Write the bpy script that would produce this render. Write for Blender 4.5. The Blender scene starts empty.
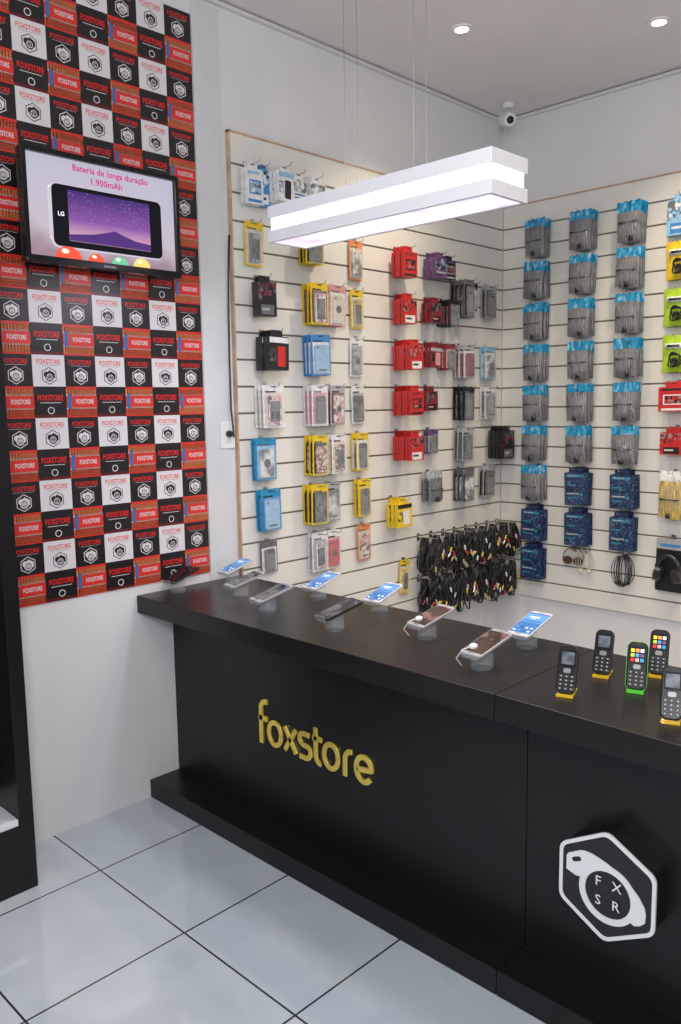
import bpy, bmesh, math, random
from mathutils import Matrix, Vector
random.seed(7)
D=bpy.data; COL=bpy.context.scene.collection
pi=math.pi
# ------------------------------------------------------------ materials
MC={}
def mat(name,col,rough=.5,metal=0,emit=0,var=0,scale=20,alpha=None,trans=0,coat=0,bump=0,spec=None):
    if name in MC: return MC[name]
    m=D.materials.new(name); m.use_nodes=True; nt=m.node_tree; b=nt.nodes['Principled BSDF']
    c=(*col,1)
    b.inputs['Base Color'].default_value=c; b.inputs['Roughness'].default_value=rough
    b.inputs['Metallic'].default_value=metal
    if spec is not None: b.inputs['Specular IOR Level'].default_value=spec
    if coat: b.inputs['Coat Weight'].default_value=coat
    if trans: b.inputs['Transmission Weight'].default_value=trans
    if alpha is not None: b.inputs['Alpha'].default_value=alpha
    if emit:
        b.inputs['Emission Color'].default_value=c; b.inputs['Emission Strength'].default_value=emit
    if var or bump:
        tc=nt.nodes.new('ShaderNodeTexCoord'); n=nt.nodes.new('ShaderNodeTexNoise'); n.inputs['Scale'].default_value=scale
        nt.links.new(tc.outputs['Object'],n.inputs['Vector'])
        if var:
            r=nt.nodes.new('ShaderNodeValToRGB')
            r.color_ramp.elements[0].position=.3; r.color_ramp.elements[1].position=.7
            r.color_ramp.elements[0].color=(*[x*(1-var) for x in col],1); r.color_ramp.elements[1].color=(*[min(1,x*(1+var)) for x in col],1)
            nt.links.new(n.outputs['Fac'],r.inputs['Fac']); nt.links.new(r.outputs['Color'],b.inputs['Base Color'])
            if emit: nt.links.new(r.outputs['Color'],b.inputs['Emission Color'])
        if bump:
            bp=nt.nodes.new('ShaderNodeBump'); bp.inputs['Strength'].default_value=bump; bp.inputs['Distance'].default_value=.01
            nt.links.new(n.outputs['Fac'],bp.inputs['Height']); nt.links.new(bp.outputs['Normal'],b.inputs['Normal'])
    MC[name]=m; return m
C=dict(blue=(.05,.22,.5),cyan=(.015,.24,.45),yellow=(.72,.5,.02),red=(.5,.02,.02),black=(.012,.012,.014),white=(.7,.7,.7),
 pink=(.6,.28,.3),orange=(.7,.24,.08),brown=(.14,.07,.05),purple=(.12,.06,.16),grey=(.13,.13,.135),green=(.36,.55,.03),navy=(.012,.025,.075),
 cream=(.62,.56,.44),silver=(.38,.38,.4),lightblue=(.25,.47,.68),maroon=(.2,.02,.03),teal=(.03,.2,.3),gold=(.5,.36,.1))
def cm(n): return mat('print_'+n,C[n],.34,var=.15,scale=45)
def pmat(name,cols,scale=60,rough=.3,emit=0,noise=False,stretch=(1,1,1)):
    """printed multi-colour artwork: constant-stepped cells, different on each object"""
    if name in MC: return MC[name]
    m=D.materials.new(name); m.use_nodes=True; nt=m.node_tree; p=nt.nodes['Principled BSDF']; L=nt.links
    tc=nt.nodes.new('ShaderNodeTexCoord'); oi=nt.nodes.new('ShaderNodeObjectInfo')
    ad=nt.nodes.new('ShaderNodeVectorMath'); ad.operation='ADD'; L.new(tc.outputs['Object'],ad.inputs[0])
    mu=nt.nodes.new('ShaderNodeMath'); mu.operation='MULTIPLY'; mu.inputs[1].default_value=7; L.new(oi.outputs['Random'],mu.inputs[0]); L.new(mu.outputs[0],ad.inputs[1])
    mp=nt.nodes.new('ShaderNodeMapping'); mp.inputs['Scale'].default_value=stretch; L.new(ad.outputs[0],mp.inputs[0])
    if noise:
        n=nt.nodes.new('ShaderNodeTexNoise'); n.inputs['Detail'].default_value=3; out=n.outputs['Fac']
    else:
        n=nt.nodes.new('ShaderNodeTexVoronoi'); out=n.outputs['Color']
    n.inputs['Scale'].default_value=scale; L.new(mp.outputs[0],n.inputs['Vector'])
    if not noise:
        sc=nt.nodes.new('ShaderNodeSeparateColor'); L.new(out,sc.inputs[0]); out=sc.outputs[0]
    r=nt.nodes.new('ShaderNodeValToRGB'); r.color_ramp.interpolation='CONSTANT' if not noise else 'LINEAR'
    e=r.color_ramp.elements; k=len(cols)
    lo,hi=(0,1) if not noise else (.32,.72)
    e[0].color=(*cols[0],1); e[0].position=lo; e[1].color=(*cols[-1],1); e[1].position=lo+(hi-lo)*(k-1)/k
    for i in range(1,k-1): x=e.new(lo+(hi-lo)*i/k); x.color=(*cols[i],1)
    L.new(out,r.inputs[0]); L.new(r.outputs[0],p.inputs['Base Color']); p.inputs['Roughness'].default_value=rough
    if emit: L.new(r.outputs[0],p.inputs['Emission Color']); p.inputs['Emission Strength'].default_value=emit
    MC[name]=m; return m
def picmat(c):
    base=C.get(c,(.3,.3,.3)); 
    alt={'red':[C['black'],C['maroon'],base,base,(.3,.2,.2)],'navy':[C['black'],C['navy'],C['navy'],(.02,.05,.13),(.015,.035,.1),(.02,.06,.16),(.1,.16,.25)],
      'black':[C['black'],(.04,.04,.045),C['grey'],C['maroon']],'maroon':[C['black'],C['maroon'],C['grey'],C['black']],'purple':[C['purple'],C['black'],(.12,.13,.3),C['silver']],
      'white':[C['white'],C['silver'],C['lightblue'],C['grey']],'blue':[C['blue'],C['white'],C['black'],C['lightblue']],'yellow':[C['black'],C['yellow'],C['grey']]}
    return pmat('artwork_'+c,alt.get(c,[base,tuple(x*.5 for x in base),C['white'],C['grey']]),70 if c!='navy' else 160)
# ------------------------------------------------------------ mesh builder
class MB:
    def __init__(s): s.v=[];s.f=[];s.m=[];s.M=Matrix()
    def add(s,vs,fs,mi=0):
        o=len(s.v); s.v+= [tuple(s.M@Vector(p)) for p in vs]; s.f+=[tuple(i+o for i in f) for f in fs]; s.m+=[mi]*len(fs)
    def box(s,x0,x1,y0,y1,z0,z1,mi=0):
        s.add([(x0,y0,z0),(x1,y0,z0),(x1,y1,z0),(x0,y1,z0),(x0,y0,z1),(x1,y0,z1),(x1,y1,z1),(x0,y1,z1)],
              [(0,3,2,1),(4,5,6,7),(0,1,5,4),(1,2,6,5),(2,3,7,6),(3,0,4,7)],mi)
    def prism(s,poly,y0,y1,mi=0):
        n=len(poly)
        s.add([(x,y0,z) for x,z in poly]+[(x,y1,z) for x,z in poly],[tuple(range(n)),tuple(range(2*n-1,n-1,-1))]+[(i,i+n,(i+1)%n+n,(i+1)%n) for i in range(n)],mi)
    def ring(s,po,pi_,y0,y1,mi=0):
        n=len(po); V=[(x,y0,z) for x,z in po]+[(x,y0,z) for x,z in pi_]+[(x,y1,z) for x,z in po]+[(x,y1,z) for x,z in pi_]
        F=[]
        for i in range(n):
            j=(i+1)%n
            F+=[(i,j,n+j,n+i),(2*n+i,3*n+i,3*n+j,2*n+j),(i,2*n+i,2*n+j,j),(n+i,n+j,3*n+j,3*n+i)]
        s.add(V,F,mi)
    def lathe(s,prof,n=24,mi=0):
        V=[];F=[]
        for r,z in prof:
            for k in range(n):
                a=2*pi*k/n; V.append((r*math.cos(a),r*math.sin(a),z))
        for i in range(len(prof)-1):
            for k in range(n):
                F.append((i*n+k,i*n+(k+1)%n,(i+1)*n+(k+1)%n,(i+1)*n+k))
        F.append(tuple(range(n-1,-1,-1))); F.append(tuple((len(prof)-1)*n+k for k in range(n)))
        s.add(V,F,mi)
    def tube(s,pts,r,n=6,mi=0,closed=False):
        P=[Vector(p) for p in pts]; m=len(P); V=[];F=[]; N=None
        for i in range(m):
            a=P[(i-1)%m] if (closed or i>0) else P[i]; b=P[(i+1)%m] if (closed or i<m-1) else P[i]
            t=(b-a).normalized() if (b-a).length>1e-9 else Vector((0,0,1))
            if N is None: N=t.orthogonal().normalized()
            else:
                N=N-t*N.dot(t); N=N.normalized() if N.length>1e-6 else t.orthogonal().normalized()
            B=t.cross(N)
            for k in range(n):
                q=2*pi*k/n; V.append(tuple(P[i]+(N*math.cos(q)+B*math.sin(q))*r))
        for i in range(m if closed else m-1):
            j=(i+1)%m
            for k in range(n): F.append((i*n+k,i*n+(k+1)%n,j*n+(k+1)%n,j*n+k))
        if not closed: F+= [tuple(range(n-1,-1,-1)),tuple((m-1)*n+k for k in range(n))]
        s.add(V,F,mi)
    def ribbon(s,pts,hw,y0,y1,mi=0,cap=True):
        P=[Vector(p) for p in pts]; n=len(P); L=[];R=[]
        for i in range(n):
            t=(P[min(i+1,n-1)]-P[max(i-1,0)]).normalized(); nn=Vector((-t.y,t.x))
            L.append(P[i]+nn*hw);R.append(P[i]-nn*hw)
        V=[(p.x,y0,p.y) for p in L]+[(p.x,y0,p.y) for p in R]+[(p.x,y1,p.y) for p in L]+[(p.x,y1,p.y) for p in R]
        F=[(0,n,3*n,2*n),(n-1,3*n-1,4*n-1,2*n-1)]
        for i in range(n-1):
            F+=[(i,i+1,n+i+1,n+i),(2*n+i,3*n+i,3*n+i+1,2*n+i+1),(i,2*n+i,2*n+i+1,i+1),(n+i,n+i+1,3*n+i+1,3*n+i)]
        s.add(V,F,mi)
    def text(s,t,cx,cz,size,y,mi=0,wfit=None,bold=0):
        V,F,w,h=textmesh(t,bold); k=size; kx=k if wfit is None else wfit/w
        s.add([(cx+(x-w/2)*kx,y,cz+(z-.35)*k) for x,z in V],F,mi)
    def build(s,name,mats,parent=None,smooth=False,bevel=0,seg=2,loc=None):
        me=D.meshes.new(name); me.from_pydata(s.v,[],s.f)
        for m in mats: me.materials.append(m)
        me.polygons.foreach_set('material_index',s.m)
        bm=bmesh.new(); bm.from_mesh(me); bmesh.ops.recalc_face_normals(bm,faces=bm.faces); bm.to_mesh(me); bm.free()
        if smooth:
            for p in me.polygons: p.use_smooth=True
        me.update(); ob=D.objects.new(name,me); COL.objects.link(ob)
        if parent: ob.parent=parent
        if loc: ob.location=loc
        if bevel:
            b=ob.modifiers.new('bevel','BEVEL'); b.width=bevel; b.segments=seg; b.limit_method='ANGLE'
        return ob
TM={}
def textmesh(t,bold=0):
    if (t,bold) in TM: return TM[(t,bold)]
    cu=D.curves.new('t','FONT'); cu.body=t; cu.size=1; cu.resolution_u=2; cu.offset=bold
    ob=D.objects.new('t',cu); COL.objects.link(ob); bpy.context.view_layer.update()
    me=D.meshes.new_from_object(ob.evaluated_get(bpy.context.evaluated_depsgraph_get()))
    xs=[v.co.x for v in me.vertices]; x0=min(xs); 
    V=[(v.co.x-x0,v.co.y) for v in me.vertices]; F=[tuple(p.vertices) for p in me.polygons]
    r=(V,F,max(xs)-x0,1); D.objects.remove(ob); D.meshes.remove(me); TM[(t,bold)]=r; return r
def rr(cx,cz,w,h,r,n=4):
    P=[]
    for sx,sz,a0 in ((1,1,0),(-1,1,90),(-1,-1,180),(1,-1,270)):
        for k in range(n+1):
            a=math.radians(a0+90*k/n); P.append((cx+sx*(w/2-r)+r*math.cos(a),cz+sz*(h/2-r)+r*math.sin(a)))
    return P
def circ(cx,cz,r,n=24,rz=None): return [(cx+r*math.cos(2*pi*k/n),cz+(rz or r)*math.sin(2*pi*k/n)) for k in range(n)]
def arc(cx,cz,rx,rz,a0,a1,n=14): return [(cx+rx*math.cos(math.radians(a0+(a1-a0)*k/n)),cz+rz*math.sin(math.radians(a0+(a1-a0)*k/n))) for k in range(n+1)]
def hexa(cx,cz,R): return [(cx+R*math.cos(math.radians(90+60*k)),cz+R*math.sin(math.radians(90+60*k))) for k in range(6)]
def rhexa(cx,cz,R,r,n=4):
    P=[]; Rc=R-r/math.cos(math.radians(30))
    for k in range(6):
        a=90+60*k; x=cx+Rc*math.cos(math.radians(a)); z=cz+Rc*math.sin(math.radians(a))
        for j in range(n+1):
            b=math.radians(a-30+60*j/n); P.append((x+r*math.cos(b),z+r*math.sin(b)))
    return P
def tag(o,label,cat,group=None):
    o['label']=label; o['category']=cat
    if group: o['group']=group
    return o
def thing(name,label,cat,loc=(0,0,0),rot=(0,0,0),group=None):
    e=D.objects.new(name,None); e.empty_display_size=.05; COL.objects.link(e); e.location=loc; e.rotation_euler=rot
    return tag(e,label,cat,group)
def copy_thing(src,loc,rot):
    def cp(o,par):
        n=o.copy(); COL.objects.link(n)
        if par is not None: n.parent=par; n.matrix_parent_inverse=o.matrix_parent_inverse
        for c in o.children: cp(c,n)
        return n
    n=cp(src,None); n.location=loc; n.rotation_euler=rot; return n
def struct(o): o['kind']='structure'; return o
H=3.212
# ------------------------------------------------------------ room shell
def plaster(name,col,bump=.05,rough=.7): return mat(name,col,rough,var=.03,scale=3,bump=bump)
wallm=plaster('wall_paint',(.68,.675,.68)); ceilm=plaster('ceiling_paint',(.73,.70,.70))
def floor_mat():
    m=D.materials.new('floor_tile'); m.use_nodes=True; nt=m.node_tree; b=nt.nodes['Principled BSDF']; L=nt.links
    tc=nt.nodes.new('ShaderNodeTexCoord'); mp=nt.nodes.new('ShaderNodeMapping'); mp.inputs['Location'].default_value=(-.3406,2.964,0)
    L.new(tc.outputs['Object'],mp.inputs['Vector'])
    br=nt.nodes.new('ShaderNodeTexBrick'); br.offset=0; br.squash=1
    br.inputs['Scale'].default_value=1; br.inputs['Brick Width'].default_value=.4998; br.inputs['Row Height'].default_value=.4998
    br.inputs['Mortar Size'].default_value=.0034; br.inputs['Mortar Smooth'].default_value=.1
    br.inputs['Color1'].default_value=(.5,.57,.62,1); br.inputs['Color2'].default_value=(.53,.595,.64,1); br.inputs['Mortar'].default_value=(.04,.04,.05,1)
    L.new(mp.outputs[0],br.inputs['Vector'])
    n=nt.nodes.new('ShaderNodeTexNoise'); n.inputs['Scale'].default_value=3; n.inputs['Detail'].default_value=8; n.inputs['Distortion'].default_value=1.5
    L.new(tc.outputs['Object'],n.inputs['Vector'])
    r=nt.nodes.new('ShaderNodeValToRGB'); r.color_ramp.elements[0].color=(.9,.9,.92,1); r.color_ramp.elements[0].position=.35; r.color_ramp.elements[1].position=.6
    L.new(n.outputs['Fac'],r.inputs['Fac'])
    mx=nt.nodes.new('ShaderNodeMix'); mx.data_type='RGBA'; mx.blend_type='MULTIPLY'; mx.inputs['Factor'].default_value=1
    L.new(br.outputs['Color'],mx.inputs[6]); L.new(r.outputs['Color'],mx.inputs[7]); L.new(mx.outputs[2],b.inputs['Base Color'])
    b.inputs['Roughness'].default_value=.05; b.inputs['Specular IOR Level'].default_value=1.0
    bp=nt.nodes.new('ShaderNodeBump'); bp.inputs['Strength'].default_value=.3; bp.inputs['Distance'].default_value=.002; bp.invert=True
    L.new(br.outputs['Fac'],bp.inputs['Height']); L.new(bp.outputs['Normal'],b.inputs['Normal'])
    return m
b=MB(); b.box(-.1,4.6,-6.6,.1,-.1,0); struct(b.build('floor',[floor_mat()]))
b=MB(); b.box(-.1,4.6,-6.6,.1,H,H+.1); struct(b.build('ceiling',[ceilm]))
b=MB(); b.box(-.1,0,-6.6,.1,0,H); struct(b.build('wall_left',[wallm]))
b=MB(); b.box(0,4.6,0,.1,0,H); struct(b.build('wall_back',[wallm]))
b=MB(); b.box(4.6,4.7,-6.6,.1,0,H); struct(b.build('wall_right',[wallm]))
trimm=mat('trim_paint',(.64,.635,.645),.6)
b=MB(); b.box(0,.02,-6.6,0,H-.022,H-.008); struct(b.build('trim_1',[trimm]))
b=MB(); b.box(.02,4.6,-.02,0,H-.022,H-.008); struct(b.build('trim_2',[trimm]))
b=MB(); b.box(0,.006,-2.2,-2.07,.85,H-.03); struct(b.build('trim_3',[mat('strip_paint',(.6,.605,.62),.6,var=.02)]))
# ------------------------------------------------------------ slatwall
slatm=mat('slat_laminate',(.71,.69,.64),.35,var=.02,scale=5); groovem=mat('slat_groove',(.24,.195,.16),.6); edgem=mat('slat_edge_wood',(.5,.33,.22),.5,var=.2)
G=[2.59-.1145*k for k in range(19)]
def slatwall(name,length,label):
    r=thing(name,label,'display panel')
    b=MB(); b.box(0,length,-.010,-.001,.43,2.712); b.build('backing',[groovem],r)
    b=MB(); edges=[2.712]+G+[.43]
    for i in range(len(edges)-1):
        t=edges[i]-(.0042 if i else 0); bt=edges[i+1]+(.0042 if i<len(edges)-2 else 0)
        b.box(0,length,-.02,-.010,bt,t)
    b.build('slat_face',[slatm],r,bevel=.0015)
    b=MB(); b.box(-.008,0,-.022,-.001,.43,2.72); b.box(-.008,length,-.022,-.001,2.712,2.72); b.build('edge_trim',[edgem],r)
    return r
s1=slatwall('slatwall_panel',2.037-.022,'cream slatwall display panel with wood edge fixed to the wall')
s1.rotation_euler=(0,0,pi/2); s1.location=(0,-2.037,0)
s2=slatwall('slatwall_panel',4.0,'cream slatwall display panel beside the corner of the shop')
s2.location=(.022,0,0)
# ------------------------------------------------------------ poster
def poster():
    b=MB(); W=.1219; R=.11125; x0=-.8533
    M=[mat('poster_black',(.012,.01,.012),.3),mat('poster_white',(.68,.65,.67),.3),mat('poster_red',(.62,.03,.022),.3),mat('poster_orange',(.9,.3,.12),.3),mat('poster_blue',(.03,.14,.36),.3),mat('poster_darkred',(.1,.008,.012),.3),mat('poster_beige',(.75,.6,.5),.3),mat('poster_textred',(.72,.02,.02),.3)]
    b.box(x0,0,-.006,-.001,0,20*R,0)
    y=-.0062; y2=-.0066
    def q(xa,xb,za,zb,mi,yy=y): b.add([(xa,yy,za),(xb,yy,za),(xb,yy,zb),(xa,yy,zb)],[(0,1,2,3)],mi)
    def flat(poly,mi,yy=y2): b.add([(x,yy,z) for x,z in poly],[tuple(range(len(poly)))],mi)
    def logo(cx,cz,fg,bg,acc):
        zc=cz-.018; s=.92
        T=lambda P:[(cx+(x-cx)*s,zc+(z-zc)*s) for x,z in P]
        flat(T(hexa(cx,zc,.034)),fg,y2); flat(T(hexa(cx,zc,.0305)),bg,y2-.0002)
        flat(T([(cx-.022,zc+.0),(cx-.022,zc+.011),(cx-.01,zc+.018),(cx-.006,zc+.014),(cx+.002,zc+.022),(cx+.023,zc+.01),(cx+.023,zc-.008)]+arc(cx+.001,zc-.005,.0165,.0165,-20,-175,8)),fg,y2-.0004)
        flat(T(circ(cx+.001,zc-.004,.0125,14)),bg,y2-.0006); flat(T(circ(cx+.001,zc-.004,.0095,14)),fg,y2-.0007)
        b.text('FX',cx+.001,zc-.0003,.0085,y2-.0009,bg,bold=.01)
        b.text('SR',cx+.001,zc-.0083,.0085,y2-.0009,bg,bold=.01)
        b.text('FOXSTORE',cx,cz+.032,.024,y2,acc,wfit=.09,bold=.012)
        q(cx-.038,cx+.038,cz+.0185,cz+.0194,fg,y2)
    for r in range(20):
        for c in range(7):
            xa=-(c+1)*W; za=r*R; cx=xa+W/2; cz=za+R/2
            if r%2==1 and c%2==1: q(xa,xa+W,za,za+R,1); logo(cx,cz,0,1,7)
            elif r%2==1: q(xa,xa+W,za,za+R,0); logo(cx,cz,1,0,7)
            elif c%2==0:
                q(xa,xa+W,za,za+R,2)
                q(xa,xa+W,za+R*.05,za+R*.27,3); q(xa,xa+W,za+R*.27,za+R*.32,6); q(xa,xa+W,za+R*.7,za+R*.75,6); q(xa,xa+W,za+R*.75,za+R*.92,3)
                flat([(xa+.004,za+R*.3),(xa+.016,za+R*.26),(xa+.022,za+R*.6),(xa+.014,za+R*.82),(xa+.006,za+R*.72)],4,y2)
                b.text('FOXSTORE',cx+.012,cz+.002,.023,y2,1,wfit=.07,bold=.02)
            else:
                q(xa,xa+W,za,za+R,0); q(xa,xa+W,za,za+R*.1,5,y2)
                b.text('FOXSTORE',cx,cz+.016,.029,y2-.0002,7,wfit=.096,bold=.02)
                q(cx-.04,cx+.04,cz-.003,cz-.001,1,y2-.0002)
                b.ring(circ(cx,za+.026,.013,12),circ(cx,za+.026,.010,12),y2-.0004,y2,1)
    o=b.build('wall_poster',M); o.rotation_euler=(0,0,pi/2); o.location=(0,-2.206,.892)
    tag(o,'checkered black white and red shop logo poster on the wall','poster')
poster()
# ------------------------------------------------------------ TV
def tv():
    r=thing('television','black flat television showing a phone advertisement, mounted on the wall','television',(.1,-2.678,2.268),(0,0,pi/2))
    w,h=.615,.375; BZ=.034
    blk=mat('tv_gloss_black',(.006,.006,.007),.12,spec=.4); 
    b=MB(); b.ring(rr(0,0,w,h,.008),rr(0,-.0+.003,w-BZ,h-BZ-.008,.002),-.02,.012); b.build('frame',[blk],r,bevel=.002)
    b=MB(); b.box(-w/2+.004,w/2-.004,.0,.03,-h/2+.004,h/2-.004); b.box(-.2,.2,.03,.05,-.13,.1); b.build('back_cover',[mat('tv_back',(.02,.02,.02),.6)],r,bevel=.004)
    b=MB(); b.box(-.1,.1,.05,.07,-.1,.1); b.box(-.05,-.03,.06,.099,-.12,.12);b.box(.03,.05,.06,.099,-.12,.12); b.build('wall_bracket',[mat('bracket_steel',(.08,.08,.08),.4,metal=1)],r)
    b=MB(); b.text('SAMSUNG',0,-h/2+.011,.011,-.0205,0); b.build('brand_lettering',[mat('logo_silver',(.6,.6,.6),.4)],r)
    sw,sh=w-BZ,h-BZ-.008
    def E(n,c,e=.9): return mat('tv_'+n,c,.3,emit=e,spec=.1)
    m=D.materials.new('tv_background'); m.use_nodes=True; nt=m.node_tree; p=nt.nodes['Principled BSDF']
    tc=nt.nodes.new('ShaderNodeTexCoord'); sx=nt.nodes.new('ShaderNodeSeparateXYZ'); nt.links.new(tc.outputs['Object'],sx.inputs[0])
    ng=nt.nodes.new('ShaderNodeTexNoise'); ng.inputs['Scale'].default_value=6; nt.links.new(tc.outputs['Object'],ng.inputs['Vector'])
    m3=nt.nodes.new('ShaderNodeMath'); m3.operation='MULTIPLY_ADD'; m3.inputs[1].default_value=.25; m3.inputs[2].default_value=-.125; nt.links.new(ng.outputs['Fac'],m3.inputs[0])
    m4=nt.nodes.new('ShaderNodeMath'); m4.operation='ADD'; nt.links.new(m3.outputs[0],m4.inputs[0]); nt.links.new(sx.outputs['Z'],m4.inputs[1])
    mr=nt.nodes.new('ShaderNodeMapRange'); mr.inputs['From Min'].default_value=-sh/2; mr.inputs['From Max'].default_value=sh/2; nt.links.new(m4.outputs[0],mr.inputs['Value'])
    rp=nt.nodes.new('ShaderNodeValToRGB'); e=rp.color_ramp.elements; e[0].color=(.36,.24,.31,1); e[1].color=(.52,.52,.65,1); x=e.new(.3); x.color=(.62,.54,.62,1)
    x=e.new(.7); x.color=(.58,.54,.67,1)
    nt.links.new(mr.outputs[0],rp.inputs[0]); nt.links.new(rp.outputs[0],p.inputs['Emission Color']); p.inputs['Emission Strength'].default_value=.9; p.inputs['Base Color'].default_value=(.04,.04,.04,1); p.inputs['Roughness'].default_value=.3
    m2=D.materials.new('tv_wallpaper'); m2.use_nodes=True; nt=m2.node_tree; p=nt.nodes['Principled BSDF']
    tc=nt.nodes.new('ShaderNodeTexCoord'); sx=nt.nodes.new('ShaderNodeSeparateXYZ'); nt.links.new(tc.outputs['Object'],sx.inputs[0])
    mr=nt.nodes.new('ShaderNodeMapRange'); mr.inputs['From Min'].default_value=-.095; mr.inputs['From Max'].default_value=.065; nt.links.new(sx.outputs['Z'],mr.inputs['Value'])
    rp=nt.nodes.new('ShaderNodeValToRGB'); e=rp.color_ramp.elements; e[0].color=(.85,.5,.6,1); e[1].color=(.06,.02,.2,1); x=e.new(.4); x.color=(.3,.1,.46,1)
    vo=nt.nodes.new('ShaderNodeTexVoronoi'); vo.inputs['Scale'].default_value=110; nt.links.new(tc.outputs['Object'],vo.inputs['Vector'])
    lt=nt.nodes.new('ShaderNodeMath'); lt.operation='LESS_THAN'; lt.inputs[1].default_value=.13; nt.links.new(vo.outputs['Distance'],lt.inputs[0])
    mx=nt.nodes.new('ShaderNodeMix'); mx.data_type='RGBA'; mx.inputs[7].default_value=(.8,.7,.9,1); nt.links.new(lt.outputs[0],mx.inputs[0]); nt.links.new(rp.outputs[0],mx.inputs[6])
    nt.links.new(mr.outputs[0],rp.inputs[0]); nt.links.new(mx.outputs[2],p.inputs['Emission Color']); p.inputs['Emission Strength'].default_value=.85; p.inputs['Base Color'].default_value=(.02,.02,.02,1); p.inputs['Specular IOR Level'].default_value=.1
    M=[m,E('magenta',(.4,.005,.12)),E('black',(.008,.008,.012),.3),m2,E('white',(.75,.75,.8)),E('red',(.65,.07,.04)),E('green',(.12,.4,.25)),E('mountain',(.06,.025,.13)),E('yellow',(.65,.48,.12)),E('shade',(.4,.37,.43)),E('highlight',(.85,.6,.5))]
    b=MB(); b.box(-sw/2,sw/2,-.004,.004,-sh/2,sh/2,0)
    def fl(poly,mi,k): b.add([(x,-.004-.0004*k,z) for x,z in poly],[tuple(range(len(poly)))],mi)
    fl(rr(-.165,-.02,.10,.2,.03),4,1); fl(rr(-.19,-.02,.05,.18,.02),9,1.5)
    fl(rr(.012,-.025,.44,.213,.022),9,2); fl(rr(.016,-.023,.434,.205,.02),2,3); fl(rr(.02,-.019,.325,.17,.002),3,4)
    fl([(-.142,-.103),(.182,-.103),(.182,-.08),(.12,-.075),(.07,-.062),(.035,-.05),(.0,-.06),(-.05,-.072),(-.142,-.083)],7,5)
    b.text('LG',-.17,-.018,.02,-.0063,4,bold=.02)
    b.text('Bateria de longa duração',.03,.143,.030,-.0075,1,bold=.015); b.text('1.900mAh',.01,.107,.031,-.0075,1,bold=.015)
    zb=-sh/2
    for cx,rx,rz,mi in ((-.15,.05,.042,5),(-.045,.032,.03,5),(.05,.034,.03,6),(.14,.036,.034,8)):
        fl(arc(cx,zb,rx,rz,0,180,16),mi,6+mi*.2); fl(circ(cx-rx*.25,zb+rz*.6,rx*.3,12,rz*.2),10,9)
    o=b.build('screen',M,r); o.location.z=.003
tv()
# ------------------------------------------------------------ socket and cord
def socket():
    r=thing('power_socket','small white wall socket with black plug','socket',(0,-2.09,1.47),(0,0,pi/2))
    b=MB(); b.prism(rr(0,0,.075,.115,.008),-.012,-.0062); b.prism(rr(0,0,.04,.06,.006),-.015,-.012); b.build('cover_plate',[mat('socket_plastic',(.75,.75,.74),.4)],r,bevel=.002)
    b=MB(); b.M=Matrix.Translation((0,-.015,.005))@Matrix.Rotation(pi/2,4,'X'); b.lathe([(.014,0),(.014,.015),(.008,.03)],16); b.build('plug',[mat('plug_black',(.01,.01,.01),.4)],r)
    o=MB(); pts=[(0,-.04,.005),(.005,-.045,-.01),(.007,-.04,.03),(.015,-.02,.11),(.02,-.014,.33),(.025,-.012,.53),(.03,-.012,.68),(.04,-.012,.83)]
    o.tube(pts,.004,8,0); o.build('cord',[MC['plug_black']],r,smooth=True)
socket()
# ------------------------------------------------------------ counter
def wood():
    m=D.materials.new('black_laminate'); m.use_nodes=True; nt=m.node_tree; p=nt.nodes['Principled BSDF']; L=nt.links
    tc=nt.nodes.new('ShaderNodeTexCoord'); mp=nt.nodes.new('ShaderNodeMapping'); mp.inputs['Scale'].default_value=(2,60,60); L.new(tc.outputs['Object'],mp.inputs[0])
    n=nt.nodes.new('ShaderNodeTexNoise'); n.inputs['Scale'].default_value=2; n.inputs['Detail'].default_value=5; L.new(mp.outputs[0],n.inputs['Vector'])
    r=nt.nodes.new('ShaderNodeValToRGB'); r.color_ramp.elements[0].color=(.005,.0045,.005,1); r.color_ramp.elements[1].color=(.014,.012,.013,1); L.new(n.outputs['Fac'],r.inputs[0]); L.new(r.outputs[0],p.inputs['Base Color'])
    p.inputs['Roughness'].default_value=.31; p.inputs['Specular IOR Level'].default_value=.32
    bp=nt.nodes.new('ShaderNodeBump'); bp.inputs['Strength'].default_value=.14; bp.inputs['Distance'].default_value=.002; L.new(n.outputs['Fac'],bp.inputs['Height']); L.new(bp.outputs[0],p.inputs['Normal'])
    return m
lam=wood(); ZT=.852; YF=-2.563; YB=-2.04; YP=-2.4
def counter(x0,x1,label):
    r=thing('shop_counter',label,'counter',(x0,0,0)); L=x1-x0
    b=MB(); b.box(.001,L-.001,YF,YB,ZT-.07,ZT); b.build('worktop',[lam],r,bevel=.002)
    b=MB(); b.box(.001,L-.001,YP,YB+.06-.08,.0,ZT-.07); b.build('body',[lam],r,bevel=.002)
    b=MB(); b.box(.001,L-.001,-2.5415,YP,0,.075); b.build('plinth',[lam],r,bevel=.002)
counter(0,1.682,'long black laminate counter with gold lettering on its front')
counter(1.682,3.4,'black laminate counter section with a hexagonal emblem on its front')
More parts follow.
